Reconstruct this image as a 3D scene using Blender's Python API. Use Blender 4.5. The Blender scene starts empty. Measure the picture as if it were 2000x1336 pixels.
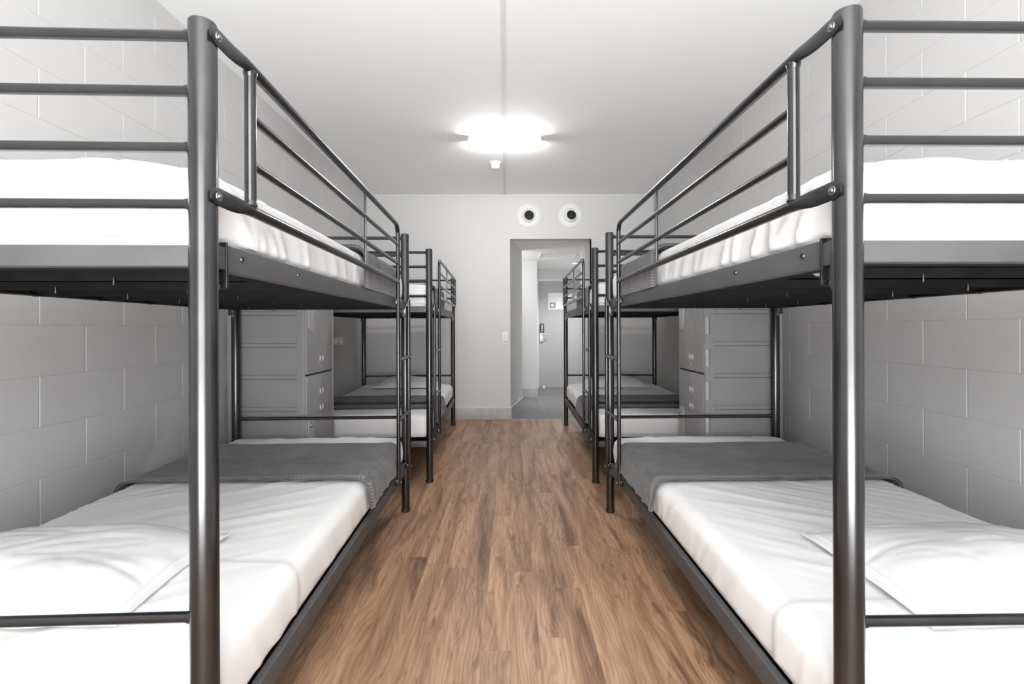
import bpy, bmesh, math, random
from mathutils import Vector, Matrix, noise
random.seed(7)
C = bpy.context.scene.collection
SC = bpy.context.scene
PI = math.pi

# ---------------------------------------------------------------- materials
def srgb(r, g, b):
    f = lambda c: (c/255/12.92) if c/255 <= .04045 else ((c/255+.055)/1.055)**2.4
    return (f(r), f(g), f(b), 1)

class NT:
    def __init__(s, name):
        s.m = bpy.data.materials.new(name); s.m.use_nodes = True
        s.t = s.m.node_tree; s.b = s.t.nodes['Principled BSDF']
    def n(s, typ, **kw):
        nd = s.t.nodes.new(typ)
        for k, v in kw.items():
            if k.startswith('_'): setattr(nd, k[1:], v)
            else: nd.inputs[k.replace('__', ' ')].default_value = v
        return nd
    def l(s, a, b): s.t.links.new(a, b)
    def math(s, op, a, b=None, c=None):
        nd = s.t.nodes.new('ShaderNodeMath'); nd.operation = op
        for i, v in enumerate((a, b, c)):
            if v is None: continue
            if isinstance(v, (int, float)): nd.inputs[i].default_value = v
            else: s.l(v, nd.inputs[i])
        return nd.outputs[0]
    def vec(s, x, y, z=0.0):
        nd = s.t.nodes.new('ShaderNodeCombineXYZ')
        for i, v in enumerate((x, y, z)):
            if isinstance(v, (int, float)): nd.inputs[i].default_value = v
            else: s.l(v, nd.inputs[i])
        return nd.outputs[0]
    def ramp(s, fac, stops):
        nd = s.t.nodes.new('ShaderNodeValToRGB'); e = nd.color_ramp.elements
        while len(e) < len(stops): e.new(.5)
        for el, (p, c) in zip(e, stops): el.position = p; el.color = c
        s.l(fac, nd.inputs[0]); return nd.outputs[0]
    def mix(s, fac, a, b, mode='MIX'):
        nd = s.t.nodes.new('ShaderNodeMix'); nd.data_type = 'RGBA'; nd.blend_type = mode
        for i, v in ((0, fac), (6, a), (7, b)):
            if isinstance(v, (int, float, tuple)): nd.inputs[i].default_value = v
            else: s.l(v, nd.inputs[i])
        return nd.outputs[2]
    def bump(s, h, strength, dist):
        nd = s.t.nodes.new('ShaderNodeBump'); nd.inputs['Strength'].default_value = strength
        nd.inputs['Distance'].default_value = dist
        s.l(h, nd.inputs['Height']); s.l(nd.outputs[0], s.b.inputs['Normal'])

def simple(name, col, rough=.5, metal=0, spec=.5, bump=None, vary=None):
    t = NT(name); b = t.b
    b.inputs['Base Color'].default_value = col if len(col) == 4 else (*col, 1)
    b.inputs['Roughness'].default_value = rough; b.inputs['Metallic'].default_value = metal
    b.inputs['Specular IOR Level'].default_value = spec
    tc = t.n('ShaderNodeTexCoord')
    if bump:
        sc, st, di = bump
        no = t.n('ShaderNodeTexNoise', Scale=sc, Detail=4.0)
        t.l(tc.outputs['Object'], no.inputs['Vector']); t.bump(no.outputs['Fac'], st, di)
    if vary:
        sc, am = vary
        no = t.n('ShaderNodeTexNoise', Scale=sc, Detail=5.0)
        t.l(tc.outputs['Object'], no.inputs['Vector'])
        c = t.b.inputs['Base Color'].default_value[:]
        lo = tuple(x*(1-am) for x in c[:3])+(1,); hi = tuple(min(1, x*(1+am)) for x in c[:3])+(1,)
        t.l(t.ramp(no.outputs['Fac'], [(.3, lo), (.7, hi)]), b.inputs['Base Color'])
    return t.m

def emis(name, col, st):
    t = NT(name); t.b.inputs['Base Color'].default_value = (.9, .9, .9, 1)
    t.b.inputs['Emission Color'].default_value = (*col, 1); t.b.inputs['Emission Strength'].default_value = st
    return t.m

WALL = (.545, .541, .536)
M = {}
M['block'] = simple('painted_block', WALL, .55, bump=(160, .25, .002), vary=(2.2, .02))
M['plaster'] = simple('painted_plaster', (.66, .657, .652), .6, bump=(220, .08, .001), vary=(1.2, .015))
M['ceil'] = simple('ceiling_paint', (.90, .90, .897), .8, bump=(200, .06, .001), vary=(.8, .012))
M['seam'] = simple('ceiling_strip', (.74, .74, .74), .7, vary=(3, .02))
M['metal'] = simple('charcoal_powder_coat', (.085, .085, .087), .26, .9, .8, bump=(500, .06, .0006), vary=(9, .12))
M['beam'] = simple('charcoal_sheet_steel', (.082, .082, .084), .48, .15, .5, bump=(400, .05, .0006), vary=(7, .12))
M['black'] = simple('black_steel_deck', (.010, .010, .010), .7, 0, .15, vary=(12, .3))
M['cap'] = simple('black_plastic', (.02, .02, .021), .45, 0, .4, vary=(30, .2))
M['chrome'] = simple('zinc_bolt', (.26, .26, .265), .36, 1, .5, vary=(60, .1))
M['sheet'] = simple('white_sheet', (.89, .89, .89), .9, 0, .15, bump=(45, .12, .004), vary=(3, .012))
M['pillow'] = simple('white_pillowcase', (.78, .78, .78), .9, 0, .15, bump=(30, .12, .004), vary=(4, .01))
M['locker'] = simple('grey_moulded_plastic', (.30, .30, .302), .42, 0, .4, bump=(90, .08, .001), vary=(3, .05))
M['lockdoor'] = simple('grey_door_plastic', (.34, .34, .342), .4, 0, .4, bump=(70, .08, .001), vary=(4, .06))
M['lockplate'] = simple('pale_latch_plastic', (.46, .46, .455), .5, 0, .4, vary=(20, .05))
M['ventplastic'] = simple('light_vent_plastic', (.66, .66, .655), .5, 0, .4, vary=(20, .04))
M['gap'] = simple('dark_gap', (.02, .02, .02), .8, vary=(10, .2))
M['white'] = simple('white_plastic', (.82, .82, .815), .4, 0, .4, vary=(15, .02))
M['skirt'] = simple('skirting_tile', (.46, .46, .465), .45, 0, .4, bump=(60, .1, .001), vary=(9, .12))
M['door'] = simple('grey_door_paint', (.42, .42, .422), .5, vary=(2, .03))
M['frame'] = simple('white_gloss_paint', (.78, .78, .775), .4, vary=(4, .02))
M['steel'] = simple('brushed_steel', (.7, .7, .7), .3, 1, .5, vary=(40, .08))
M['paper'] = simple('white_paper', (.84, .84, .83), .7, vary=(10, .02))
M['ink'] = simple('grey_print', (.3, .3, .3), .7, vary=(60, .3))
M['inkpale'] = simple('pale_grey_print', (.62, .62, .62), .7, vary=(50, .1))
M['lamp'] = emis('lit_diffuser', (1, .99, .985), 54)
M['down'] = emis('lit_downlight', (1, .97, .93), 25)

def floor_mat():
    t = NT('wood_planks')
    tc = t.n('ShaderNodeTexCoord'); sp = t.n('ShaderNodeSeparateXYZ'); t.l(tc.outputs['Object'], sp.inputs[0])
    x, y = sp.outputs[0], sp.outputs[1]
    xs = t.math('DIVIDE', x, .104); i = t.math('FLOOR', xs)
    w1 = t.n('ShaderNodeTexWhiteNoise', _noise_dimensions='1D'); t.l(i, w1.inputs['W'])
    ys = t.math('ADD', t.math('DIVIDE', y, 1.22), t.math('MULTIPLY', w1.outputs[0], 3.7)); j = t.math('FLOOR', ys)
    w2 = t.n('ShaderNodeTexWhiteNoise', _noise_dimensions='2D'); t.l(t.vec(i, j), w2.inputs['Vector'])
    r = w2.outputs['Value']
    off = t.math('MULTIPLY', r, 37.0)
    # broad tone
    n1 = t.n('ShaderNodeTexNoise', Scale=1.0, Detail=6.0, Roughness=.62, Distortion=.7)
    t.l(t.vec(t.math('MULTIPLY', x, 13.0), t.math('MULTIPLY', y, 1.3), off), n1.inputs['Vector'])
    # cathedral grain: bands bent by slow noise
    nb = t.n('ShaderNodeTexNoise', Scale=1.0, Detail=2.0, Roughness=.5)
    t.l(t.vec(t.math('MULTIPLY', x, 7.0), t.math('MULTIPLY', y, 1.7), t.math('ADD', off, 5.0)), nb.inputs['Vector'])
    band = t.math('SINE', t.math('ADD', t.math('MULTIPLY', nb.outputs['Fac'], 62.0), t.math('MULTIPLY', x, 300.0)))
    band = t.math('MULTIPLY_ADD', band, .5, .5)
    # fine fibres
    n2 = t.n('ShaderNodeTexNoise', Scale=1.0, Detail=4.0, Roughness=.6)
    t.l(t.vec(t.math('MULTIPLY', x, 170.0), t.math('MULTIPLY', y, 5.0), off), n2.inputs['Vector'])
    # dark flecks / knots
    n3 = t.n('ShaderNodeTexNoise', Scale=1.0, Detail=3.0, Roughness=.6, Distortion=1.5)
    t.l(t.vec(t.math('MULTIPLY', x, 16.0), t.math('MULTIPLY', y, 3.2), t.math('ADD', off, 11.0)), n3.inputs['Vector'])
    base = t.ramp(n1.outputs['Fac'], [(.32, (.190, .105, .062, 1)), (.44, (.345, .202, .120, 1)), (.56, (.47, .287, .176, 1)), (.72, (.60, .385, .245, 1))])
    tone = t.ramp(r, [(0, (.86, .85, .84, 1)), (.5, (1, 1, 1, 1)), (1, (1.12, 1.1, 1.08, 1))])
    c = t.mix(1.0, base, tone, 'MULTIPLY')
    bandc = t.ramp(band, [(0, (.80, .77, .75, 1)), (.5, (1, 1, 1, 1)), (1, (1.1, 1.1, 1.1, 1))])
    c = t.mix(.65, c, bandc, 'MULTIPLY')
    fc = t.ramp(n2.outputs['Fac'], [(.3, (.82, .8, .79, 1)), (.6, (1.06, 1.06, 1.06, 1))])
    c = t.mix(.8, c, fc, 'MULTIPLY')
    kc = t.ramp(n3.outputs['Fac'], [(.30, (.45, .39, .35, 1)), (.42, (1, 1, 1, 1))])
    c = t.mix(.8, c, kc, 'MULTIPLY')
    fx = t.math('FRACT', xs); fy = t.math('FRACT', ys)
    ex = t.math('MINIMUM', fx, t.math('SUBTRACT', 1.0, fx)); ey = t.math('MINIMUM', fy, t.math('SUBTRACT', 1.0, fy))
    ln = t.math('MINIMUM', t.math('DIVIDE', ex, .011), t.math('DIVIDE', ey, .0013))
    ln = t.math('MINIMUM', ln, 1.0)
    c = t.mix(t.math('MULTIPLY_ADD', ln, .4, .6), (.12, .07, .045, 1), c)
    t.l(c, t.b.inputs['Base Color'])
    t.b.inputs['Roughness'].default_value = .40; t.b.inputs['Specular IOR Level'].default_value = .6
    t.bump(t.math('ADD', t.math('MULTIPLY', n2.outputs['Fac'], .5), ln), .12, .002)
    return t.m
M['floor'] = floor_mat()

def tile_mat():
    t = NT('hall_floor_tiles')
    tc = t.n('ShaderNodeTexCoord'); mp = t.n('ShaderNodeMapping'); mp.inputs['Location'].default_value = (.12, -.09, 0)
    t.l(tc.outputs['Object'], mp.inputs['Vector'])
    br = t.n('ShaderNodeTexBrick', Scale=1.0, Mortar__Size=.004, Bias=0.0); br.offset = 0
    br.inputs['Brick Width'].default_value = .6; br.inputs['Row Height'].default_value = .6
    br.inputs['Color1'].default_value = (.15, .15, .155, 1); br.inputs['Color2'].default_value = (.165, .165, .17, 1)
    br.inputs['Mortar'].default_value = (.3, .3, .3, 1)
    t.l(mp.outputs[0], br.inputs['Vector'])
    no = t.n('ShaderNodeTexNoise', Scale=6.0, Detail=5.0); t.l(tc.outputs['Object'], no.inputs['Vector'])
    v = t.ramp(no.outputs['Fac'], [(.3, (.85, .85, .85, 1)), (.7, (1.1, 1.1, 1.1, 1))])
    t.l(t.mix(1.0, br.outputs['Color'], v, 'MULTIPLY'), t.b.inputs['Base Color'])
    t.b.inputs['Roughness'].default_value = .5
    return t.m
M['tile'] = tile_mat()

def blanket_mat(name, col, cell, hem=False):
    t = NT(name)
    tc = t.n('ShaderNodeTexCoord'); sp = t.n('ShaderNodeSeparateXYZ'); t.l(tc.outputs['Object'], sp.inputs[0])
    s = t.math('ADD', sp.outputs[0], sp.outputs[2]); y = sp.outputs[1]
    a = t.math('MULTIPLY_ADD', t.math('SINE', t.math('MULTIPLY', s, 2*PI/cell)), .5, .5)
    b = t.math('MULTIPLY_ADD', t.math('SINE', t.math('MULTIPLY', y, 2*PI/cell)), .5, .5)
    h = t.math('MULTIPLY', a, b)
    no = t.n('ShaderNodeTexNoise', Scale=7.0, Detail=6.0, Distortion=1.0); t.l(tc.outputs['Object'], no.inputs['Vector'])
    c0 = tuple(x*.72 for x in col)+(1,); c1 = tuple(x*1.25 for x in col)+(1,)
    c = t.ramp(no.outputs['Fac'], [(.32, c0), (.68, c1)])
    if hem: dots = t.ramp(h, [(.35, (.8, .8, .8, 1)), (.75, (3.4, 3.4, 3.4, 1))])
    else: dots = t.ramp(h, [(0, (.86, .86, .86, 1)), (1, (1.2, 1.2, 1.2, 1))])
    t.l(t.mix(1.0, c, dots, 'MULTIPLY'), t.b.inputs['Base Color'])
    t.b.inputs['Roughness'].default_value = .95; t.b.inputs['Specular IOR Level'].default_value = .1
    t.b.inputs['Sheen Weight'].default_value = .25
    t.bump(h, .5, .003)
    return t.m
M['blanket'] = blanket_mat('charcoal_knit', (.115, .115, .117), .0075)
M['hem'] = blanket_mat('charcoal_stitched_hem', (.13, .13, .132), .0125, True)

# ---------------------------------------------------------------- mesh helpers
class MB:
    def __init__(s): s.v = []; s.f = []
    def add(s, vs, fs):
        o = len(s.v); s.v += [tuple(p) for p in vs]; s.f += [tuple(i+o for i in f) for f in fs]; return s
    def grid(s, P, nu, nv, cu=False, cv=False):
        # P: list row-major nu x nv
        o = len(s.v); s.v += [tuple(p) for p in P]
        for i in range(nu if cu else nu-1):
            for j in range(nv if cv else nv-1):
                a = i*nv+j; b = ((i+1) % nu)*nv+j; c = ((i+1) % nu)*nv+(j+1) % nv; d = i*nv+(j+1) % nv
                s.f.append((o+a, o+b, o+c, o+d))
        return s
    def box(s, x0, x1, y0, y1, z0, z1):
        vs = [(x, y, z) for x in (x0, x1) for y in (y0, y1) for z in (z0, z1)]
        return s.add(vs, [(0, 1, 3, 2), (4, 6, 7, 5), (0, 4, 5, 1), (2, 3, 7, 6), (0, 2, 6, 4), (1, 5, 7, 3)])
    def prism(s, poly, z0, z1):
        n = len(poly); vs = [(x, y, z0) for x, y in poly]+[(x, y, z1) for x, y in poly]
        return s.add(vs, [tuple(range(n)), tuple(range(n, 2*n))]+[(i, (i+1) % n, n+(i+1) % n, n+i) for i in range(n)])
    def rbox(s, x0, x1, y0, y1, z0, z1, r, seg=2, xs=None, ys=None, zs=None, disp=None):
        def ax(lo, hi, inner):
            e = [r*(1-math.cos(PI/2*k/seg)) for k in range(seg+1)]
            e = [r*k/seg for k in range(seg+1)]
            L = [lo+v for v in e]; H = [hi-v for v in reversed(e)]
            mid = [v for v in (inner or []) if lo+r*1.02 < v < hi-r*1.02]
            return L+mid+H
        X, Y, Z = ax(x0, x1, xs), ax(y0, y1, ys), ax(z0, z1, zs)
        nx, ny, nz = len(X), len(Y), len(Z); idx = {}
        o = len(s.v)
        def vid(i, j, k):
            if (i, j, k) in idx: return idx[i, j, k]
            p = Vector((X[i], Y[j], Z[k]))
            c = Vector((min(max(p.x, x0+r), x1-r), min(max(p.y, y0+r), y1-r), min(max(p.z, z0+r), z1-r)))
            d = p-c; n = d.normalized() if d.length > 1e-9 else Vector((0, 0, 1)); q = c+n*r
            if disp: q = disp(q, n)
            s.v.append(tuple(q)); idx[i, j, k] = len(s.v)-1; return len(s.v)-1
        for k in (0, nz-1):
            for i in range(nx-1):
                for j in range(ny-1): s.f.append((vid(i, j, k), vid(i+1, j, k), vid(i+1, j+1, k), vid(i, j+1, k)))
        for j in (0, ny-1):
            for i in range(nx-1):
                for k in range(nz-1): s.f.append((vid(i, j, k), vid(i+1, j, k), vid(i+1, j, k+1), vid(i, j, k+1)))
        for i in (0, nx-1):
            for j in range(ny-1):
                for k in range(nz-1): s.f.append((vid(i, j, k), vid(i, j+1, k), vid(i, j+1, k+1), vid(i, j, k+1)))
        return s
    def sweep(s, path, secs, n=16, caps=True):
        # path points; secs: (ru, rv) radii per point (u horizontal-ish, v up-ish)
        P = [Vector(p) for p in path]; rows = []
        up = Vector((0, 0, 1)); prev = None
        for i, p in enumerate(P):
            t = ((P[min(i+1, len(P)-1)]-p).normalized()+(p-P[max(i-1, 0)]).normalized())
            t = t.normalized()
            if prev is None:
                ref = up if abs(t.dot(up)) < .95 else Vector((0, 1, 0))
                u = t.cross(ref).normalized()
            else: u = (prev-t*prev.dot(t)).normalized()
            prev = u; v = u.cross(t).normalized()
            ru, rv = secs[i] if isinstance(secs, list) else (secs, secs)
            rows += [p+u*(ru*math.cos(2*PI*k/n))+v*(rv*math.sin(2*PI*k/n)) for k in range(n)]
        o = len(s.v); s.grid(rows, len(P), n, False, True)
        if caps:
            s.f.append(tuple(o+k for k in range(n))); s.f.append(tuple(o+(len(P)-1)*n+k for k in range(n)))
        return s
    def lathe(s, prof, org, axis, n=32, closed=False):
        A = Vector(axis).normalized(); ref = Vector((0, 0, 1)) if abs(A.z) < .9 else Vector((1, 0, 0))
        u = A.cross(ref).normalized(); v = A.cross(u); O = Vector(org); rows = []
        for r, h in prof: rows += [O+A*h+u*(max(r, 1e-5)*math.cos(2*PI*k/n))+v*(max(r, 1e-5)*math.sin(2*PI*k/n)) for k in range(n)]
        return s.grid(rows, len(prof), n, closed, True)
    def build(s, name, mat, parent=None, T=None, ang=35, smooth=True, recalc=True, mats=None, matf=None):
        me = bpy.data.meshes.new(name)
        vs = [T(*p) for p in s.v] if T else s.v
        me.from_pydata(vs, [], s.f)
        bm = bmesh.new(); bm.from_mesh(me)
        bmesh.ops.remove_doubles(bm, verts=bm.verts, dist=1e-6)
        if recalc: bmesh.ops.recalc_face_normals(bm, faces=bm.faces)
        bm.to_mesh(me); bm.free()
        me.materials.append(mat)
        if mats:
            for mm in mats: me.materials.append(mm)
            for p in me.polygons: p.material_index = matf(p)
        if smooth:
            for p in me.polygons: p.use_smooth = True
            me.set_sharp_from_angle(angle=math.radians(ang))
        o = bpy.data.objects.new(name, me); C.objects.link(o)
        if parent: o.parent = parent
        return o

def tag(o, label=None, cat=None, group=None, kind=None):
    if label: o['label'] = label
    if cat: o['category'] = cat
    if group: o['group'] = group
    if kind: o['kind'] = kind
    return o
def empty(name, loc=(0, 0, 0), rz=0, **k):
    o = bpy.data.objects.new(name, None); C.objects.link(o); o.location = loc; o.rotation_euler = (0, 0, rz)
    o.empty_display_size = .1
    return tag(o, **k)
def copy_tree(o, parent=None):
    c = o.copy(); C.objects.link(c); c.parent = parent
    for ch in list(o.children): copy_tree(ch, c)
    return c
def struct(o): o['kind'] = 'structure'; return o
def cyl(mb, a, b, r, n=16): return mb.sweep([a, b], r, n)

# ---------------------------------------------------------------- the room
XL, XR, YB, YE, ZC = -1.827, 1.846, -.95, 6.012, 2.876
def lerp(a, b, t): return a+(b-a)*t

m = MB().box(XL-.2, XR+.2, YB-.2, YE, -.1, 0); struct(m.build('floor', M['floor']))
m = MB().box(-1.0, 1.9, YE, 9.4, -.1, 0); fl2 = struct(m.build('floor_hall', M['tile']))
m = MB().box(XL-.2, XR+.2, YB-.2, YE+.12, ZC, ZC+.12); struct(m.build('ceiling', M['ceil']))

def block_wall(name, X, s, jy, zc):
    # painted concrete blocks 400 x 200 with pressed joints; s = +1 faces +x
    mb = MB(); g = .0042; d = .0021
    k0 = -6
    for k in range(k0, 10):
        z0, z1 = zc+.2*k, zc+.2*(k+1)
        if z1 < 0 or z0 > ZC: continue
        # rows just below zc (k=-1) have joints at jy+.2
        off = jy+(.2 if k % 2 else 0)
        y = off-.4*30
        while y < YE+.4:
            ya, yb = y, y+.4; y += .4
            a, b = max(ya, YB), min(yb, YE); c, e = max(z0, -.02), min(z1, ZC+.02)
            if b-a < .002 or e-c < .002: continue
            gl = g if ya >= YB else 0; gr = g if yb <= YE else 0; gb = g*.75 if z0 > 0 else 0; gt = g*.75 if z1 < ZC else 0
            yi = (a+gl, b-gr) if b-a > .03 else (a, b)
            q = [(a, c), (b, c), (b, e), (a, e)]; w = [(yi[0], c+gb), (yi[1], c+gb), (yi[1], e-gt), (yi[0], e-gt)]
            vs = [(X-s*d, p[0], p[1]) for p in q]+[(X, p[0], p[1]) for p in w]
            mb.add(vs, [(4, 5, 6, 7), (0, 1, 5, 4), (1, 2, 6, 5), (2, 3, 7, 6), (3, 0, 4, 7)])
    mb.box(min(X-s*.02, X-s*.14), max(X-s*.02, X-s*.14), YB, YE+.12, -.1, ZC+.02)
    return struct(mb.build(name, M['block'], smooth=False))
block_wall('wall_left', XL, 1, 1.8424, 1.1857)
block_wall('wall_right', XR, -1, 1.8873, 1.1932)

# end wall with the opening into the entry hall
OX0, OX1, OZ = .007, 1.048, 2.305
mb = MB()
mb.box(XL-.1, OX0, YE, YE+.12, 0, ZC)
mb.box(OX1, XR+.1, YE, YE+.12, 0, ZC)
mb.box(OX0, OX1, YE, YE+.12, OZ, ZC)
struct(mb.build('wall_end', M['plaster'], smooth=False))
# splayed hall return beside the opening, then the side room and the wall that faces us
mb = MB().prism([(OX0, YE+.119), (OX0, YE+.001), (.182, 6.93), (.02, 6.93)], 0, OZ); struct(mb.build('wall_hall_return', M['plaster'], smooth=False))
mb = MB().box(-1.0, .465, 7.95, 9.36, 0, OZ+.05); struct(mb.build('wall_hall_front', M['plaster'], smooth=False))
mb = MB().box(-1.1, -.95, YE+.12, 8.0, 0, OZ+.05); struct(mb.build('wall_hall_left', M['plaster'], smooth=False))
mb = MB().prism([(OX1, YE+.001), (OX1, 6.95), (1.75, 6.95), (1.75, 9.4), (1.9, 9.4), (1.9, YE+.119), (OX1+.1, YE+.119)], 0, OZ+.05); struct(mb.build('wall_hall_right', M['plaster'], smooth=False))
DX0, DX1, DZ, DY = .562, 1.396, 2.083, 9.2
mb = MB(); mb.box(.4, DX0-.034, DY, DY+.15, 0, OZ+.05); mb.box(DX1+.034, 1.8, DY, DY+.15, 0, OZ+.05); mb.box(DX0-.034, DX1+.034, DY, DY+.15, DZ+.038, OZ+.05)
struct(mb.build('wall_hall_back', M['plaster'], smooth=False))
mb = MB().box(-1.1, 1.9, YE+.12, 9.4, OZ, OZ+.1); struct(mb.build('ceiling_hall', M['ceil'], smooth=False))
# ceiling hatch trim in the hall
mb = MB()
for a in ((.47, 1.06, 7.12, 7.16), (.47, 1.06, 7.62, 7.66), (.47, .51, 7.16, 7.62), (1.02, 1.06, 7.16, 7.62)): mb.box(a[0], a[1], a[2], a[3], OZ-.014, OZ+.002)
struct(mb.build('trim_2', M['frame'], smooth=False))
# skirting
mb = MB().rbox(XL+.002, OX0+.012, YE-.012, YE+.001, 0, .147, .003, 1); struct(mb.build('baseboard_end', M['skirt']))
mb = MB().rbox(OX1-.012, XR-.002, YE-.012, YE+.001, 0, .147, .003, 1); struct(mb.build('baseboard_end_right', M['skirt']))
mb = MB().prism([(OX0+.001, YE-.011), (OX0+.012, YE-.012), (.194, 6.935), (.180, 6.935)], 0, .147); struct(mb.build('baseboard_hall_return', M['skirt'], smooth=False))
mb = MB().box(-.94, .477, 7.938, 7.952, 0, .147); mb.box(.463, .477, 7.95, DY, 0, .147); struct(mb.build('baseboard_hall_front', M['skirt'], smooth=False))
# pale capping strip along the skirting edges
mb = MB().box(XL+.002, OX0+.012, YE-.0125, YE+.001, .147, .152); struct(mb.build('trim_3', M['frame'], smooth=False))
mb = MB().prism([(OX0+.001, YE-.011), (OX0+.0125, YE-.0125), (.1945, 6.935), (.180, 6.935)], .147, .152); struct(mb.build('trim_4', M['frame'], smooth=False))
mb = MB().box(OX0, OX1, YE-.006, YE+.012, -.001, .0035); struct(mb.build('trim_5', M['skirt'], smooth=False))
# cover strip over the ceiling sheet joint
mb = MB().prism([(-.001-.016, YB), (-.001+.016, YB), (-.056+.016, YE), (-.056-.016, YE)], ZC-.006, ZC+.001); struct(mb.build('trim_1', M['seam'], smooth=False))

# wall behind the camera with the window that lights the room
WX, WZ0, WZ1 = .85, .32, 2.84
mb = MB(); mb.box(XL-.1, -WX, YB-.12, YB, 0, ZC); mb.box(WX, XR+.1, YB-.12, YB, 0, ZC); mb.box(-WX, WX, YB-.12, YB, 0, WZ0); mb.box(-WX, WX, YB-.12, YB, WZ1, ZC)
struct(mb.build('wall_back', M['plaster'], smooth=False))
mb = MB()
for x0, x1, z0, z1 in ((-WX, WX, WZ0, WZ0+.05), (-WX, WX, WZ1-.05, WZ1), (-WX, -WX+.05, WZ0, WZ1), (WX-.05, WX, WZ0, WZ1), (-.03, .03, WZ0, WZ1)): mb.box(x0, x1, YB-.09, YB-.03, z0, z1)
win = struct(mb.build('window_1', M['frame'], smooth=False))
mb = MB().rbox(-WX-.03, WX+.03, YB-.02, YB+.06, WZ0-.03, WZ0, .006, 2); mb.build('window_sill', M['frame'], win)

# hall door
d = MB().box(DX0, DX1, DY+.02, DY+.06, .008, DZ); door = struct(d.build('door_1', M['door'], smooth=False))
mb = MB(); mb.box(DX0-.034, DX0, DY-.012, DY+.1, 0, DZ+.038); mb.box(DX1, DX1+.034, DY-.012, DY+.1, 0, DZ+.038); mb.box(DX0, DX1, DY-.012, DY+.1, DZ, DZ+.038)
mb.build('door_frame', M['frame'], door, smooth=False)
hx = .632
lk = MB().rbox(hx-.037, hx+.037, DY-.012, DY+.02, 1.073, 1.253, .006, 2).build('lock_reader', M['cap'], door)
MB().rbox(hx-.012, hx+.012, DY-.016, DY-.011, 1.09, 1.235, .002, 1).build('reader_strip', M['inkpale'], lk)
pl = MB().rbox(hx-.037, hx+.037, DY-.006, DY+.02, .894, 1.072, .004, 2).build('lock_plate', M['steel'], door)
MB().lathe([(0, -.003), (.009, -.003), (.009, 0)], (hx, DY-.006, .96), (0, 1, 0), 12).build('keyhole', M['cap'], pl)
hb = MB(); hb.sweep([(hx, DY-.006, 1.035), (hx, DY-.05, 1.035), (hx+.02, DY-.06, 1.035), (hx+.125, DY-.06, 1.035)], .0105, 12); hb.build('door_handle', M['steel'], door)
# small floor door stop in front of the door
ds = MB(); ds.lathe([(0, .055), (.012, .054), (.017, .045), (.017, .03), (.022, .012), (.024, 0), (0, 0)], (.655, DY-.1, 0), (0, 0, 1), 16)
tag(ds.build('door_stop', M['white']), 'small white door stop standing on the tiled hall floor by the door', 'door stop')

# notice on the door
sg = MB().box(.756, 1.215, DY+.012, DY+.02, 1.532, 1.852); sign = tag(sg.build('evacuation_notice', M['paper'], smooth=False), 'white printed notice fixed to the grey hall door', 'notice')
mb = MB()
for zz, xa, xb in ((1.838, .79, .85), (1.815, .78, 1.18), (1.79, .78, .98), (1.77, .78, 1.0), (1.752, .78, .97), (1.73, .78, 1.0), (1.71, .78, .99), (1.69, .78, .96)): mb.box(xa, xb, DY+.0105, DY+.0122, zz-.004, zz+.003)
mb.build('printed_lines', M['inkpale'], sign, smooth=False)
mb = MB().box(.782, .90, DY+.0105, DY+.0122, 1.555, 1.668); pic = mb.build('printed_picture', M['ink'], sign, smooth=False)
mb = MB().box(.81, .865, DY+.0095, DY+.0107, 1.585, 1.635); mb.build('printed_patch', M['paper'], pic, smooth=False)
mb = MB()
for a in ((1.01, 1.19, 1.60, 1.606), (1.01, 1.19, 1.76, 1.766), (1.01, 1.016, 1.6, 1.766), (1.184, 1.19, 1.6, 1.766), (1.09, 1.094, 1.6, 1.766), (1.01, 1.19, 1.68, 1.684)): mb.box(a[0], a[1], DY+.0105, DY+.0122, a[2], a[3])
mb.build('printed_plan', M['inkpale'], sign, smooth=False)

# light switch on the end wall
sw = MB().rbox(-.097, -.022, YE-.010, YE, .998, 1.118, .004, 2); s0 = tag(sw.build('light_switch', M['white']), 'white rectangular light switch on the end wall beside the hall opening', 'light switch')
MB().rbox(-.074, -.045, YE-.016, YE-.009, 1.035, 1.085, .003, 2).build('rocker', M['paper'], s0)
# outlet on the block wall
po = MB().rbox(XL-.004, XL+.010, 4.885, 5.165, .998, 1.074, .004, 2); p0 = tag(po.build('power_outlet', M['white']), 'long white power outlet plate on the block wall past the locker', 'power outlet')
for yy in (4.95, 5.10): MB().rbox(XL+.008, XL+.022, yy-.028, yy+.028, 1.008, 1.05, .004, 2).build('socket_face', M['white'], p0)
for yy in (4.99, 5.06): MB().rbox(XL+.008, XL+.014, yy-.008, yy+.008, 1.054, 1.068, .002, 1).build('outlet_switch', M['paper'], p0)

# air vents: round jet diffusers over the opening
def vent(cx, cz, tx, tz, label):
    root = empty('air_vent', (cx, YE, cz), label=label, cat='air vent', group='round ceiling-height air vents')
    ax = (0, -1, 0)
    MB().lathe([(.157, 0), (.157, .006), (.150, .013), (.128, .017), (.122, .014), (.118, .018), (.098, .019), (.092, .014), (.090, 0)], (0, 0, 0), ax, 48).build('vent_flange', M['white'], root)
    A = Vector((tx, -1, tz)).normalized(); R = .092; prof = []
    for k in range(9):
        a = lerp(.74, 1.5, k/8); prof.append((R*math.sin(a), R*math.cos(a)-.030))
    prof = [(.058, .012), (.0605, R*math.cos(.74)-.030-.003)]+prof
    MB().lathe(prof, (0, 0, 0), A, 40).build('eyeball_nozzle', M['white'], root)
    MB().lathe([(0, .019), (.0585, .019), (.0595, .034)], (0, 0, 0), A, 32).build('nozzle_bore', M['gap'], root)
    MB().lathe([(0, .001), (.09, .001), (.09, .004)], (0, 0, 0), ax, 32).build('backing_ring', M['white'], root)
vent(.250, 2.597, .07, .05, 'round white air vent over the hall opening, nearer the light switch')
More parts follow.
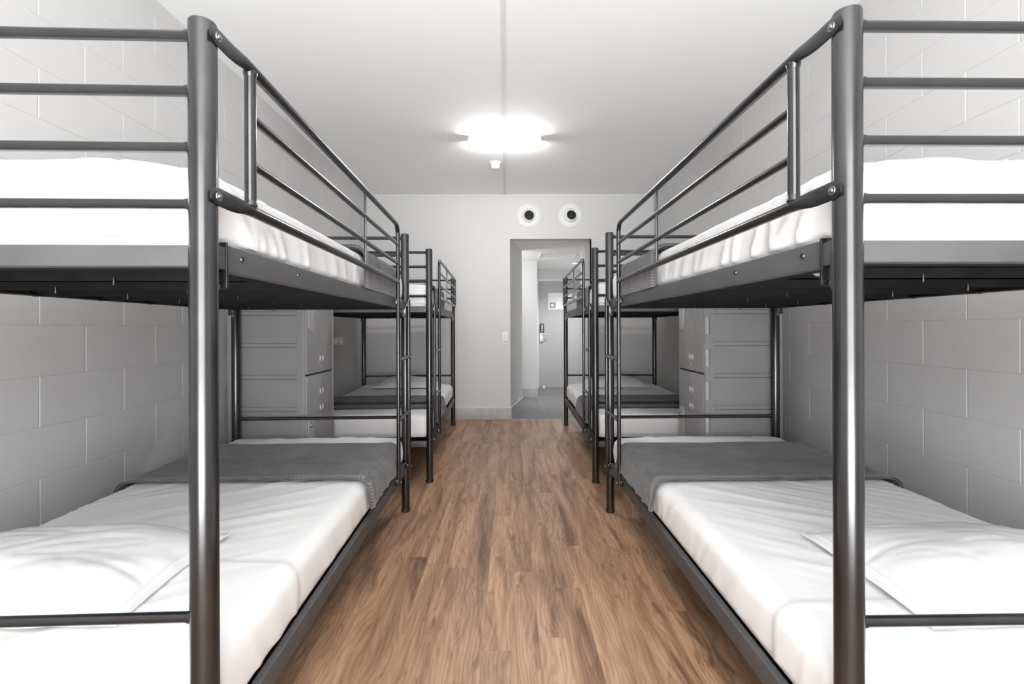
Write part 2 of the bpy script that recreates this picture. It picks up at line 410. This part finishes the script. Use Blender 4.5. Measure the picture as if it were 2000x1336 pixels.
vent(.787, 2.597, .10, .16, 'round white air vent over the hall opening, farther from the light switch, nozzle tipped up')

# ceiling batten light
cl = empty('ceiling_light', (-.038, 4.235, ZC), label='lit white batten light on the ceiling across the aisle', cat='ceiling light')
MB().rbox(-.325, .325, -.05, .05, -.022, 0, .004, 2).build('light_body', M['white'], cl)
mb = MB(); rows = []
for x in (-.318, .318):
    for k in range(13):
        a = PI*k/12; rows.append((x, -.047*math.cos(a), -.020-.055*min(1, 1.35*math.sin(a))))
mb.grid(rows, 2, 13)
mb.f.append(tuple(range(13))); mb.f.append(tuple(range(13, 26)))
mb.build('light_diffuser', M['lamp'], cl)
for sx in (-1, 1): MB().rbox(sx*.3215-.0045, sx*.3215+.0045, -.05, .05, -.078, 0, .003, 1).build('end_cap', M['white'], cl)

# smoke detector
sd = empty('smoke_detector', (-.142, 4.86, ZC), label='white domed smoke detector on the ceiling beside the lit batten', cat='smoke detector')
MB().lathe([(0, 0), (.056, 0), (.056, .012), (.050, .018), (.048, .020)], (0, 0, 0), (0, 0, -1), 32).build('detector_base', M['white'], sd)
MB().lathe([(.040, .018), (.040, .034), (0, .034)], (0, 0, 0), (0, 0, -1), 32).build('sensing_chamber', M['inkpale'], sd)
MB().lathe([(.047, .032), (.049, .038), (.046, .048), (.034, .060), (.018, .066), (0, .067)], (0, 0, 0), (0, 0, -1), 32).build('detector_cover', M['white'], sd)
for k in range(10):
    a = 2*PI*k/10; MB().box(-.002+.043*math.cos(a), .002+.043*math.cos(a), -.002+.043*math.sin(a), .002+.043*math.sin(a), -.036, -.018).build('cover_fin', M['white'], sd, smooth=False)

# hall downlight
dl = empty('downlight', (1.15, 8.27, OZ), label='small round lit downlight in the hall ceiling', cat='downlight')
MB().lathe([(.058, -.002), (.058, .006), (.044, .008), (.042, -.002)], (0, 0, 0), (0, 0, -1), 32).build('downlight_ring', M['white'], dl)
MB().lathe([(0, .003), (.044, .003)], (0, 0, 0), (0, 0, -1), 32).build('downlight_lens', M['down'], dl)

# ---------------------------------------------------------------- bunk beds
W, L, HP = 1.058, 2.081, 1.768
PR = .0254
UB0, UB1 = 1.285, 1.342       # upper side beam
LB0, LB1 = .262, .320         # lower side beam
ZR = (1.742, 1.633, 1.522, 1.411)
ZG = (1.742, 1.635, 1.530, 1.427)
ZLOW = .599

def make_bunk(s, label):
    # w: from the aisle posts toward the wall, a: from the pillow end toward the ladder end
    root = empty('bunk_bed', label=label, cat='bunk bed', group='charcoal steel bunk beds along the block walls')
    T = lambda w, a, z: (s*(w-W/2), a-L/2, z)
    def B(mb, name, mat, parent=root, **k): return mb.build(name, mat, parent, T, **k)
    for w in (0, W):
        for a in (0, L):
            p = MB(); p.lathe([(0, 0.012), (PR-.001, .012), (PR, .02), (PR, HP-.004), (PR-.0015, HP), (0, HP)], (w, a, 0), (0, 0, 1), 32)
            post = B(p, 'post', M['metal'])
            f = MB(); f.lathe([(0, 0), (PR+.003, 0), (PR+.0035, .012), (PR+.001, .024), (PR-.002, .024)], (w, a, 0), (0, 0, 1), 28); B(f, 'foot_cap', M['cap'], post)
            di = 1 if a == 0 else -1
            for z0, z1 in ((1.225, 1.288), (.205, .268)):
                # dark hook plate and its bright bolt on the inner side of the post
                bk = MB().rbox(w-.011, w+.011, min(a+di*.02, a+di*.034), max(a+di*.02, a+di*.034), z0+.012, z1+.004, .003, 1); bo = B(bk, 'post_bracket', M['beam'])
                bl = MB(); bl.lathe([(0, .008), (.006, .008), (.010, .005), (.0105, 0)], (w, a+di*.034, z0+.026), (0, di, 0), 14); B(bl, 'bolt', M['chrome'], bo)
    # end rails
    for a in (0, L):
        for z in ZR+(ZLOW,):
            r = MB(); n = 16; t = []
            ws = [PR*.6, PR+.001, PR+.006, PR+.010, W-PR-.010, W-PR-.006, W-PR-.001, W-PR*.6]
            rr = [.0125, .0125, .0115, .0103, .0103, .0115, .0125, .0125]
            r.sweep([(q, a, z) for q in ws], [(v, v) for v in rr], 18); B(r, 'end_rail', M['metal'])
        di = 1 if a == 0 else -1
        for z0, z1 in ((1.287, 1.329), (.268, .310)):
            e = MB().rbox(PR*.7, W-PR*.7, min(a-di*.012, a+di*.016), max(a-di*.012, a+di*.016), z0, z1, .003, 2); B(e, 'end_beam', M['beam'])
            e = MB().box(PR, W-PR, min(a+di*.016, a+di*.05), max(a+di*.016, a+di*.05), z0, z0+.004); B(e, 'end_ledge', M['black'], smooth=False)
    # side beams with brackets and bolts
    for w, di in ((0, 1), (W, -1)):
        for z0, z1 in ((UB0, UB1), (LB0, LB1)):
            e = MB().rbox(min(w-di*.011, w+di*.012), max(w-di*.011, w+di*.012), .052, L-.052, z0, z1, .003, 2); bm_ = B(e, 'side_beam', M['beam'])
            e = MB().box(min(w+di*.012, w+di*.052), max(w+di*.012, w+di*.052), .052, L-.052, z0, z0+.004); B(e, 'beam_flange', M['black'], bm_, smooth=False)
            for a in (.055, L-.055):
                e = MB().rbox(w-.016, w+.016, a-.0035, a+.0035, z0-.035, z1+.004, .002, 1); B(e, 'hook_plate', M['metal'], bm_)
                e = MB().rbox(w-.012, w+.012, min(a, a+(-.03 if a < 1 else .03)), max(a, a+(-.03 if a < 1 else .03)), z0+.004, z1-.006, .002, 1); B(e, 'beam_end', M['beam'], bm_)
            if z0 > 1:
                for a in (.12, .42, L-.42, L-.12):
                    b = MB(); b.lathe([(0, .0015), (.0035, .002), (.0055, .0025), (.0065, 0)], (w-di*.011, a, z0+.034), (-di, 0, 0), 12); B(b, 'bolt', M['metal'], bm_)
    # decks: corrugated black sheet on cross bars
    for zd, full in ((1.312, True), (.293, False)):
        rows = []; nw, na = 90, 2
        for i in range(nw):
            w = lerp(.03, W-.03, i/(nw-1)); z = zd+.0035*math.sin(i*PI/2.5)
            for a in (.04, L-.04): rows.append((w, a, z))
        dk = MB().grid(rows, nw, 2); dk.grid([(p[0], p[1], p[2]+.002) for p in rows], nw, 2); B(dk, 'mattress_deck', M['black'], recalc=False)
        for k in range(7):
            a = .22+k*.273
            c = MB(); c.box(.012, W-.012, a-.012, a+.012, zd-.007, zd-.004); c.box(.012, W-.012, a-.0015, a+.0015, zd-.030, zd-.004)
            c.box(.012, W-.012, a-.012, a-.0105, zd-.022, zd-.004)
            sl = B(c, 'cross_bar', M['black'], smooth=False)
            if full:
                for w in (.34, .72):
                    b = MB(); cyl(b, (w, a-.005, zd-.040), (w, a-.005, zd-.008), .0032, 10); B(b, 'deck_screw', M['metal'], sl)
    # guard rail on the aisle side; its far end runs down as the first ladder stile
    g = -.033; A1 = 1.703
    path = [(g+.0065, -.020, ZG[0]), (g+.0065, .0, ZG[0]), (g+.006, .045, ZG[0]), (g+.004, .065, ZG[0]), (g, .092, ZG[0]), (g, .12, ZG[0]), (g, .9, ZG[0])]
    flat = (.0024, .0185); rd = (.0125, .0125)
    sec = [(.0022, .010), flat, flat, (.0045, .0175), (.0105, .014), rd, rd]
    br = .06
    for k in range(9):
        an = PI/2*k/8; path.append((g, A1-br+br*math.sin(an), ZG[0]-br+br*math.cos(an))); sec.append((.0118, .0118))
    path += [(g, A1, 1.2), (g, A1, .285)]; sec += [(.0112, .0112)]*2
    top = MB().sweep(path, sec, 18); gr = B(top, 'guard_rail', M['metal'])
    path = [(g+.0065, -.020, ZG[3]), (g+.0065, .0, ZG[3]), (g+.006, .045, ZG[3]), (g+.004, .065, ZG[3]), (g, .092, ZG[3]), (g, .12, ZG[3]), (g, A1-.008, ZG[3])]
    sec = [(.0022, .010), flat, flat, (.0045, .0175), (.0105, .014), rd, rd]
    B(MB().sweep(path, sec, 18), 'crossrail', M['metal'], gr)
    for z in ZG[1:3]: B(cyl(MB(), (g, .115, z), (g, A1-.006, z), .0098, 16), 'crossrail', M['metal'], gr)
    up = MB(); up.sweep([(g, .115, ZG[3]+.004), (g, .115, ZG[0]-.012)], .0122, 20); B(up, 'upright', M['metal'], gr)
    wl = MB(); wl.lathe([(.0125, 0), (.0145, .003), (.0135, .010), (.0122, .014)], (g, .115, ZG[3]+.008), (0, 0, 1), 18); B(wl, 'weld', M['metal'], gr); wl = MB(); wl.lathe([(.0125, 0), (.0148, -.003), (.0138, -.009), (.0122, -.014)], (g, .115, ZG[0]-.006), (0, 0, 1), 18); B(wl, 'weld', M['metal'], gr)
    th = MB().rbox(g-.0045, g+.0045, 1.036, 1.046, ZG[3], ZG[0], .0015, 1); B(th, 'upright', M['metal'], gr)
    for z in (ZG[0], ZG[3]):
        b = MB(); b.lathe([(0, .0065), (.0025, .006), (.0045, .0045), (.005, .002), (.009, .002), (.0095, 0)], (g+.0045, .002, z), (-1, 0, 0), 18); B(b, 'bolt', M['chrome'], gr)
    # ladder
    A2 = 2.022
    st = MB(); st.lathe([(0, .283), (.0108, .283), (.0112, .288), (.0112, 1.343), (.0105, 1.348), (0, 1.348)], (g, A2, 0), (0, 0, 1), 18); B(st, 'ladder_stile', M['metal'])
    for z in (.99, .65): B(cyl(MB(), (g, A1, z), (g, A2, z), .0112, 16), 'ladder_rung', M['metal'])
    for a in (A1, A2):
        for z in (1.318, .305):
            bb = B(MB().rbox(g, -.008, a-.010, a+.010, z-.016, z+.016, .002, 1), 'ladder_bracket', M['metal'])
            bl = MB(); bl.lathe([(0, .006), (.004, .0055), (.0065, 0)], (g-.011, a, z), (-1, 0, 0), 12); B(bl, 'bolt', M['chrome'], bb)
    return root

def frame_at(s, X, Y, rot):
    ex = Vector((math.cos(rot), math.sin(rot), 0)); ey = Vector((-math.sin(rot), math.cos(rot), 0))
    return Vector((X, Y, 0))+ex*(s*W/2)+ey*(L/2)
BEDS = {   # aisle near post and turn of each bed
    'A': (-1, -.6027, .9323, .0314, 0), 'B': (1, .6495, .899, .0076, 0),
    'C': (-1, -.6111, 3.5811, .0342, PI), 'D': (1, .6449, 3.5465, -.0122, PI)}
def place(o, bed, z=0, da=0, dw=0):
    s, X, Y, rot, flip = BEDS[bed]
    # da moves toward the ladder end, dw toward the wall
    c = frame_at(s, X, Y, rot)
    R = Matrix.Rotation(rot+flip, 3, 'Z')
    mirror = -1 if bed in 'AD' else 1      # mesh made with s=-1 or +1
    c = c+R @ Vector((mirror*dw, da, 0))
    o.location = (c.x, c.y, z); o.rotation_euler = (0, 0, rot+flip)
SIDE1 = 'light switch side of the aisle'; SIDE2 = 'hall opening side of the aisle'
bunkA = make_bunk(-1, 'black steel bunk bed closest to the camera, '+SIDE1)
bunkB = make_bunk(1, 'black steel bunk bed closest to the camera, '+SIDE2)
bunkC = copy_tree(bunkB); bunkC['label'] = 'black steel bunk bed against the end wall, '+SIDE1
bunkD = copy_tree(bunkA); bunkD['label'] = 'black steel bunk bed against the end wall, '+SIDE2
for o, b in ((bunkA, 'A'), (bunkB, 'B'), (bunkC, 'C'), (bunkD, 'D')): place(o, b)

# ---------------------------------------------------------------- bedding
def ridge(x, y, z, p=2.5): return (1-min(1, abs(noise.noise(Vector((x, y, z))))*2.2))**p
MW0, MW1, MA0, MA1 = .012, W-.012, .034, L-.034
def mattress(s, seed, upper, fold, name, nx=72, ny=170, nz=12):
    h = .176 if upper else .172; r = .045
    xs = [lerp(MW0, MW1, k/nx) for k in range(nx+1)]; ys = [lerp(MA0, MA1, k/ny) for k in range(ny+1)]; zs = [h*k/nz for k in range(nz+1)]
    so = seed*13.7
    def disp(q, n):
        w, a, z = q; dn = 0
        if n.z > -.3:
            t = max(0, n.z)
            # long creases running across the bed, fanning toward the wall
            fan = (a*.82+w*.57)*9+.5*math.sin(a*2.3+w*3+so); e_ = min(1, max(0, (w-.02)/.16))
            dn += t*e_*(.0040*ridge(w*.9-a*.5+so, fan, so, 4)+.0028*ridge(w*1.3-a*.8+so, fan*2.1, so+4, 3)+.0013*ridge(w*1.6-a+so, fan*4.0, so+9, 3))
            dn += t*.0035*noise.noise(Vector((w*1.6, a*2.1, so)))
            dn -= t*.005*(abs(w-W/2)/(W/2))**4
        sd = max(abs(n.x), abs(n.y))*(1 if w < W*.7 else .15)
        if sd > .2:
            al = a if abs(n.x) > abs(n.y) else w
            lowz = max(0, 1-z/h)
            am = (.0055+.0075*max(0, 1-a/.8)) if upper else .0042
            dn += sd*(am*(.35+1.1*lowz)*ridge(al*11+z*6+so, z*3.0, so+2, 2)+.003*noise.noise(Vector((al*3, z*7, so+6))))
            dn += sd*.006*math.sin(PI*min(1, z/h))
        if fold and n.z > -.2:
            # overlapping folded sheet at the pillow end
            e = fold+.012*noise.noise(Vector((w*2, so, 3)))
            k = min(1, max(0, (e-a)/.02+.5)); dn += .0065*k*k*(3-2*k)
        if n.z < -.5: dn = 0
        q = q+n*dn
        if n.z < -.01 and sd > .05:
            ins = r*(1-math.sqrt(max(0, 1-n.z*n.z))); hd = Vector((n.x, n.y, 0)).normalized(); q = q+hd*ins*.62
        return q
    mb = MB(); mb.rbox(MW0, MW1, MA0, MA1, 0, h, r, 5, xs, ys, zs, disp)
    T = lambda w, a, z: (s*(w-W/2), a-L/2, z)
    o = mb.build(name, M['sheet'], None, T, ang=70)
    if upper:
        # loose corner of sheet poking out under the beam
        rows = []
        for i in range(5):
            for j in range(5):
                u, v = i/4, j/4
                rows.append((.035+.006*math.sin(u*5), .10+.10*u, .0-.062*(1-abs(u-.35)*1.1)*v*(1 if seed != 2 else .9)))
        t = MB().grid(rows, 5, 5); t.grid([(p[0]+.002, p[1], p[2]) for p in rows], 5, 5)
        t.build('sheet_corner', M['sheet'], o, T, recalc=False)
    return o

def pillow(s, seed, A=.36, Bv=.24, H=.125, nu=72, nv=52):
    so = seed*9.1; top = []; bot = []
    for i in range(nu+1):
        for j in range(nv+1):
            u, v = i/nu*2-1, j/nv*2-1
            uu, vv = min(1, abs(u)/.975), min(1, abs(v)/.98)
            f = max(0, (1-uu**2.3)*(1-vv**2.3))**.64
            x = A*u*(1-.035*(1-v*v)*abs(u)**3); y = Bv*v*(1-.045*(1-u*u)*abs(v)**3)
            sag = .82+.22*noise.noise(Vector((u*1.1+so, v*1.1, so)))
            ang = math.atan2(v*.8, u)
            cr = ridge(ang*2.2+so, (u*u+v*v)*.8, so, 4)
            wr = .008*cr*min(1, 2.5*f)*min(1, (u*u+v*v)*1.2)+.004*ridge(u*2.5+so, v*4+u*2, so+3, 3)*f+.004*noise.noise(Vector((u*3, v*3, so+8)))*f
            z = .012+H*f*sag-wr+.004*noise.noise(Vector((u*4+so, v*4, 1)))*(1-f)
            top.append((x, y, z)); bot.append((x, y, max(.001, z-.006-(H*.9*f))+.002*(1-f)))
    mb = MB(); n1, n2 = nu+1, nv+1
    mb.grid(top, n1, n2); o = len(top); mb.grid(bot, n1, n2)
    edge = [i*n2 for i in range(n1)]+[(n1-1)*n2+j for j in range(1, n2)]+[i*n2+n2-1 for i in range(n1-2, -1, -1)]+[j for j in range(n2-2, 0, -1)]
    for k in range(len(edge)):
        a, b = edge[k], edge[(k+1) % len(edge)]; mb.f.append((a, b, o+b, o+a))
    ob = mb.build('pillow', M['pillow'], None, lambda x, y, z: (s*x, y, z), ang=80)
    # stitched seam along the open end of the pillowcase
    rows = []
    for j in range(4, nv-3):
        i = 2
        p = top[i*n2+j]
        for k in range(6):
            an = 2*PI*k/6; rows.append((p[0]+.0016*math.cos(an), p[1], p[2]+.0006+.0016*math.sin(an)))
    sm = MB().grid(rows, nv-7, 6, False, True); sm.build('case_seam', M['pillow'], ob, lambda x, y, z: (s*x, y, z))
    return ob

def blanket(s, seed, upper, zl, zw, a0=0.0, a1=.66, n=84, na=44):
    # cross-section runs up the aisle side, over the top and down the wall side; z measured from the mattress base
    h = .176 if upper else .172; r = .05; so = seed*5.3
    def section(off):
        pts = []
        w0, w1, zt = MW0-off-.008, MW1+off+.008, h+off
        zb = zl
        for k in range(12): pts.append((w0-(.010*(1-k/12.0)**1.0 if not upper else 0), lerp(zb, zt-r, k/12)))
        for k in range(10): an = PI/2*k/9; pts.append((w0+r-r*math.cos(an), zt-r+r*math.sin(an)))
        for k in range(1, 40): pts.append((lerp(w0+r, w1-r, k/40), zt))
        for k in range(10): an = PI/2*k/9; pts.append((w1-r+r*math.sin(an), zt-r+r*math.cos(an)))
        for k in range(1, 9): pts.append((w1, lerp(zt-r, zw, k/8)))
        return pts
    S0, S1 = section(.0165), section(.0105); N = len(S0); out = []; inn = []
    ds = [0]
    for i in range(1, N): ds.append(ds[-1]+math.dist(S0[i], S0[i-1]))
    for i in range(N):
        p, q = S0[i], S1[i]; t = ds[i]
        e0 = a0+.012*noise.noise(Vector((t*2.2, so, 0)))+.004*noise.noise(Vector((t*9, so, 5)))
        e1 = a1+.016*noise.noise(Vector((t*2.5, so, 9)))+.006*noise.noise(Vector((t*6, so, 4)))
        for j in range(na+1):
            a = lerp(e0, e1, j/na)
            d = .0045*ridge(t*2.4+a*1.5+so, a*6+t*1.2, so, 3)+.0022*noise.noise(Vector((t*6, a*9, so)))+.0015
            if i < 14 and not upper: d += .010*ridge(a*9+so, t*2.2, so+1, 2)*(1-i/14)
            nx, nz = p[0]-q[0], p[1]-q[1]; l = math.hypot(nx, nz) or 1; nx /= l; nz /= l
            out.append((p[0]+nx*d, a, p[1]+nz*d)); inn.append((q[0]+nx*min(d, .004), a, q[1]+nz*min(d, .004)))
    mb = MB(); mb.grid(out, N, na+1); o = len(out); mb.grid(inn, N, na+1); n2 = na+1
    edge = [i*n2 for i in range(N)]+[(N-1)*n2+j for j in range(1, n2)]+[i*n2+na for i in range(N-2, -1, -1)]+[j for j in range(na-1, 0, -1)]
    for k in range(len(edge)):
        a, b = edge[k], edge[(k+1) % len(edge)]; mb.f.append((a, b, o+b, o+a))
    T = lambda w, a, z: (s*(w-W/2), a, z)
    ob = mb.build('blanket', M['blanket'], None, T, ang=75)
    # stitched border along the edge facing the pillow
    rows = []; kk = 5
    for i in range(N):
        for j in range(kk+1):
            p = Vector(out[i*n2+0]).lerp(Vector(out[i*n2+3]), j/kk)
            q = Vector(inn[i*n2+1]); nrm = (Vector(out[i*n2+1])-q); nrm.y = 0; nrm.normalize()
            hgt = .0025+.0035*math.sin(PI*(j/kk))
            rows.append(tuple(p+nrm*hgt-(Vector((0, .003, 0)) if j == 0 else Vector((0, 0, 0)))))
    MB().grid(rows, N, kk+1).build('hem', M['hem'], ob, T, ang=75, recalc=False)
    return ob

UZ, LZ = 1.3305, .3145
WHO = {'A': ('nearer bunk', SIDE1), 'B': ('nearer bunk', SIDE2), 'C': ('farther bunk', SIDE1), 'D': ('farther bunk', SIDE2)}
def lab(kind, lvl, bed): return '%s on %s level of %s, %s' % (kind, lvl, WHO[bed][0], WHO[bed][1])
src = {}
seed = 0
for bed, s in (('A', -1), ('B', 1)):
    for lvl, upper in (('lower', False), ('upper', True)):
        seed += 1
        mo = mattress(s, seed, upper, (.452 if bed == 'A' else .263) if not upper else 0, 'mattress')
        bo = blanket(s, seed, upper, (.05 if not upper else .012), .03)
        po = pillow(s, seed, .36 if not upper else .37, .235, .12 if not upper else .090)
        src[bed, lvl] = (mo, bo, po)
PILLOW = {   # along (from bed centre toward the ladder), across, turn
    ('A', 'lower'): (.355-L/2, .635-W/2, .02), ('B', 'lower'): (.345-L/2, .635-W/2, -.02), ('A', 'upper'): (.37-L/2, .48-W/2, 0), ('B', 'upper'): (.39-L/2, .48-W/2, .02),
    ('C', 'lower'): (.275-L/2, .50-W/2, 0), ('D', 'lower'): (.275-L/2, .52-W/2, 0), ('C', 'upper'): (.28-L/2, .50-W/2, 0), ('D', 'upper'): (.28-L/2, .5-W/2, 0)}
BLK = {('A', 'lower'): 1.15, ('B', 'lower'): 1.14, ('A', 'upper'): 1.105, ('B', 'upper'): 1.125, ('C', 'lower'): 1.12, ('D', 'lower'): 1.11, ('C', 'upper'): 1.15, ('D', 'upper'): 1.15}
G = {'m': 'white sheeted mattresses on the bunks', 'b': 'charcoal blankets folded across the bunks', 'p': 'white pillows on the bunks'}
for (bed, lvl), da in BLK.items():
    if bed in 'AB': mo, bo, po = src[bed, lvl]
    else: mo, bo, po = [copy_tree(o) for o in src['B' if bed == 'C' else 'A', lvl]]
    z = (UZ if lvl == 'upper' else LZ+(.014 if bed in 'CD' else 0)); h = .176 if lvl == 'upper' else .172
    place(mo, bed, z); tag(mo, lab('white sheeted mattress', lvl, bed), 'mattress', G['m'])
    place(bo, bed, z, da-L/2); tag(bo, lab('charcoal blanket', lvl, bed), 'blanket', G['b'])
    al, ac, tw = PILLOW[bed, lvl]
    place(po, bed, z+h+(.012 if bed in 'AB' and lvl == 'lower' else .009), al, ac); po.rotation_euler.z += tw; tag(po, lab('white pillow', lvl, bed), 'pillow', G['p'])

# ---------------------------------------------------------------- lockers
def make_locker(label):
    # local: x 0 = front face plane, body goes to -x; y from -.2375 (latch edge) to +.2375 (hinge edge)
    root = empty('storage_locker', label=label, cat='locker', group='grey plastic lockers between the bunks')
    D, hw, H = .50, .2375, 1.74
    MB().rbox(-D, -.012, -hw+.014, hw-.014, 0, H, .012, 2).build('locker_body', M['locker'], root)
    # ribbed side panels
    ev = []   # z, depth
    z = .02; prof = [(0, 0), (.02, 0)]
    t0 = 1.108-.206*5
    k = 0
    while t0+.206*k < H-.03:
        t = t0+.206*k
        if t > .07: prof += [(t-.064, 0), (t-.062, .008), (t-.059, .001), (t-.036, .001), (t-.033, .008), (t-.030, .008), (t-.006, .0045), (t-.001, .004), (t, 0)]
        k += 1
    prof += [(H-.012, 0), (H, 0)]
    prof.sort(key=lambda q: q[0])
    xs = [(-D+.004, 0), (-D+.07, 0), (-D+.073, 1), (-.056, 1), (-.052, 0), (-.016, 0), (-.006, .35), (-.002, 1.2)]
    for sy in (-1, 1):
        rows = []
        for x, kx in xs:
            for zz, dd in prof:
                e = dd*kx if kx <= 1 and x < -.03 else (.004*kx if x > -.012 else 0)
                rows.append((x, sy*(hw-e), zz))
        mb = MB().grid(rows, len(xs), len(prof))
        mb.grid([(p[0], sy*(hw-.016), p[2]) for p in rows], len(xs), len(prof))
        mb.build('side_panel', M['locker'], root, smooth=False)
    for zb, zt in ((.03, .858), (.868, 1.715)):
        dr = MB().rbox(-.014, .006, -hw+.010, hw-.030, zb, zt, .005, 2).build('locker_door', M['lockdoor'], root)
        zm = (zb+zt)/2
        # latch plate near the free edge, a rounded leaf shape with a lock
        poly = []
        for q in range(9): a = PI*q/8; poly.append((-hw+.072+.044*math.cos(a), zm+.10+.05*math.sin(a)))
        for q in range(9): a = PI+PI*q/8; poly.append((-hw+.072+.044*math.cos(a), zm-.09+.05*math.sin(a)))
        n = len(poly); vs = [(.006, y, z) for y, z in poly]+[(.012, y, z) for y, z in poly]
        lp = MB().add(vs, [tuple(range(n)), tuple(range(n, 2*n))]+[(i, (i+1) % n, n+(i+1) % n, n+i) for i in range(n)]).build('latch_plate', M['lockplate'], dr, smooth=False)
        MB().lathe([(0, .014), (.008, .013), (.011, .006), (.013, 0)], (.012, -hw+.062, zm+.09), (1, 0, 0), 16).build('lock', M['chrome'], lp)
        # triangular vents
        pairs = [zt-.120, zt-.235] if zb < .5 else [zb+.095]
        for zz in pairs:
            for yy in (-.005, .04):
                v = [(.006, yy-.014, zz-.026), (.006, yy-.014, zz+.026), (.006, yy+.016, zz), (.013, yy-.012, zz)]
                MB().add(v, [(0, 1, 2), (0, 1, 3), (1, 2, 3), (2, 0, 3)]).build('vent', M['ventplastic'], dr, smooth=False)
        if zb > .5: MB().rbox(.005, .0085, .006, .012, zb+.03, zb+.055, .001, 1).build('keyhole', M['lockplate'], dr)
    MB().box(-.012, .0, -hw+.012, hw-.032, .858, .868).build('door_gap', M['gap'], root, smooth=False)
    # hinge rod and knuckles at the hinge edge
    MB().sweep([(.001, hw-.008, .03), (.001, hw-.008, H-.03)], .0062, 12).build('hinge_rod', M['locker'], root)
    for k in range(8):
        zc = 1.178-.211*5+.211*k+.0
        if not .06 < zc < H-.06: continue
        MB().lathe([(0, -.056), (.0135, -.056), (.0145, -.053), (.0145, .053), (.0135, .056), (0, .056)], (-.0105, hw-.004, zc), (0, 0, 1), 20).build('hinge', M['lockplate'], root)
        MB().box(-.026, -.0165, hw-.004, hw+.0005, zc-.055, zc+.055).build('hinge_recess', M['gap'], root, smooth=False)
    MB().box(-D+.02, -.03, -hw+.03, hw-.03, -.0, .02).build('plinth', M['gap'], root, smooth=False)
    return root
l1 = make_locker('tall grey plastic locker on the light switch side, latch edge toward the camera')
l2 = copy_tree(l1); l2['label'] = 'tall grey plastic locker on the hall opening side, barrel hinges toward the camera'
l1.location = (-1.315, 3.03+.2375+.004, 0)
l2.location = (1.262, 3.022+.2375, 0); l2.rotation_euler = (0, 0, PI)

# ---------------------------------------------------------------- camera
cam = bpy.data.cameras.new('camera'); co = bpy.data.objects.new('camera', cam); C.objects.link(co)
yaw, roll, f = .0078, -.0037, 919.504
right = Vector((math.cos(yaw), -math.sin(yaw), 0)); up = Vector((0, 0, 1)); fwd = Vector((math.sin(yaw), math.cos(yaw), 0))
ir = right*math.cos(roll)+up*math.sin(roll); iu = -right*math.sin(roll)+up*math.cos(roll)
Rm = Matrix((ir, iu, -fwd)).transposed()
co.matrix_world = Matrix.Translation((0, 0, 1.1647)) @ Rm.to_4x4()
cam.sensor_width = 36; cam.sensor_fit = 'HORIZONTAL'; cam.lens = f*36/2000
cam.shift_x = (1000-1002.7134)/2000; cam.shift_y = (641.0759-668)/2000
cam.clip_start = .02
SC.camera = co

# ---------------------------------------------------------------- light
def area(name, loc, rot, sx, sy, power, col=(1, 1, 1), spread=180):
    l = bpy.data.lights.new(name, 'AREA'); l.shape = 'RECTANGLE'; l.size = sx; l.size_y = sy; l.energy = power; l.color = col; l.spread = math.radians(spread)
    o = bpy.data.objects.new(name, l); C.objects.link(o); o.location = loc; o.rotation_euler = rot; return o
area('window_daylight', (0, YB-.14, (WZ0+WZ1)/2), (PI/2, 0, 0), 2*WX-.04, WZ1-WZ0-.02, 60, (.975, .99, 1.0), 165)
# added fill light outside the window, aimed upward to brighten the ceiling
vn = Vector((0, .55, .83))
area('ceiling_fill', (0, -2.7, .05), vn.to_track_quat('-Z', 'Y').to_euler(), 3.6, 2.6, 450, (.99, .995, 1))
sp = bpy.data.lights.new('hall_spot', 'SPOT'); sp.energy = 85; sp.spot_size = 2.4; sp.spot_blend = .8; sp.shadow_soft_size = .05
so_ = bpy.data.objects.new('hall_spot', sp); C.objects.link(so_); so_.location = (1.15, 8.27, OZ-.02)

pl_ = bpy.data.lights.new('side_room_fill', 'POINT'); pl_.energy = 15; pl_.shadow_soft_size = .15  # unseen fill light, added to brighten the hall wall facing the room
plo = bpy.data.objects.new('side_room_fill', pl_); C.objects.link(plo); plo.location = (-.45, 7.25, 2.0)

wd = bpy.data.worlds.new('world'); SC.world = wd; wd.use_nodes = True
bg = wd.node_tree.nodes['Background']; bg.inputs[0].default_value = (.92, .96, 1, 1); bg.inputs[1].default_value = 1.2

vs = SC.view_settings
vs.view_transform = 'Standard'; vs.look = 'None'; vs.gamma = 1; vs.use_curve_mapping = False; vs.exposure = .56
cy = SC.cycles
cy.max_bounces = 12; cy.diffuse_bounces = 8; cy.glossy_bounces = 4; cy.sample_clamp_indirect = 6
cy.use_denoising = True
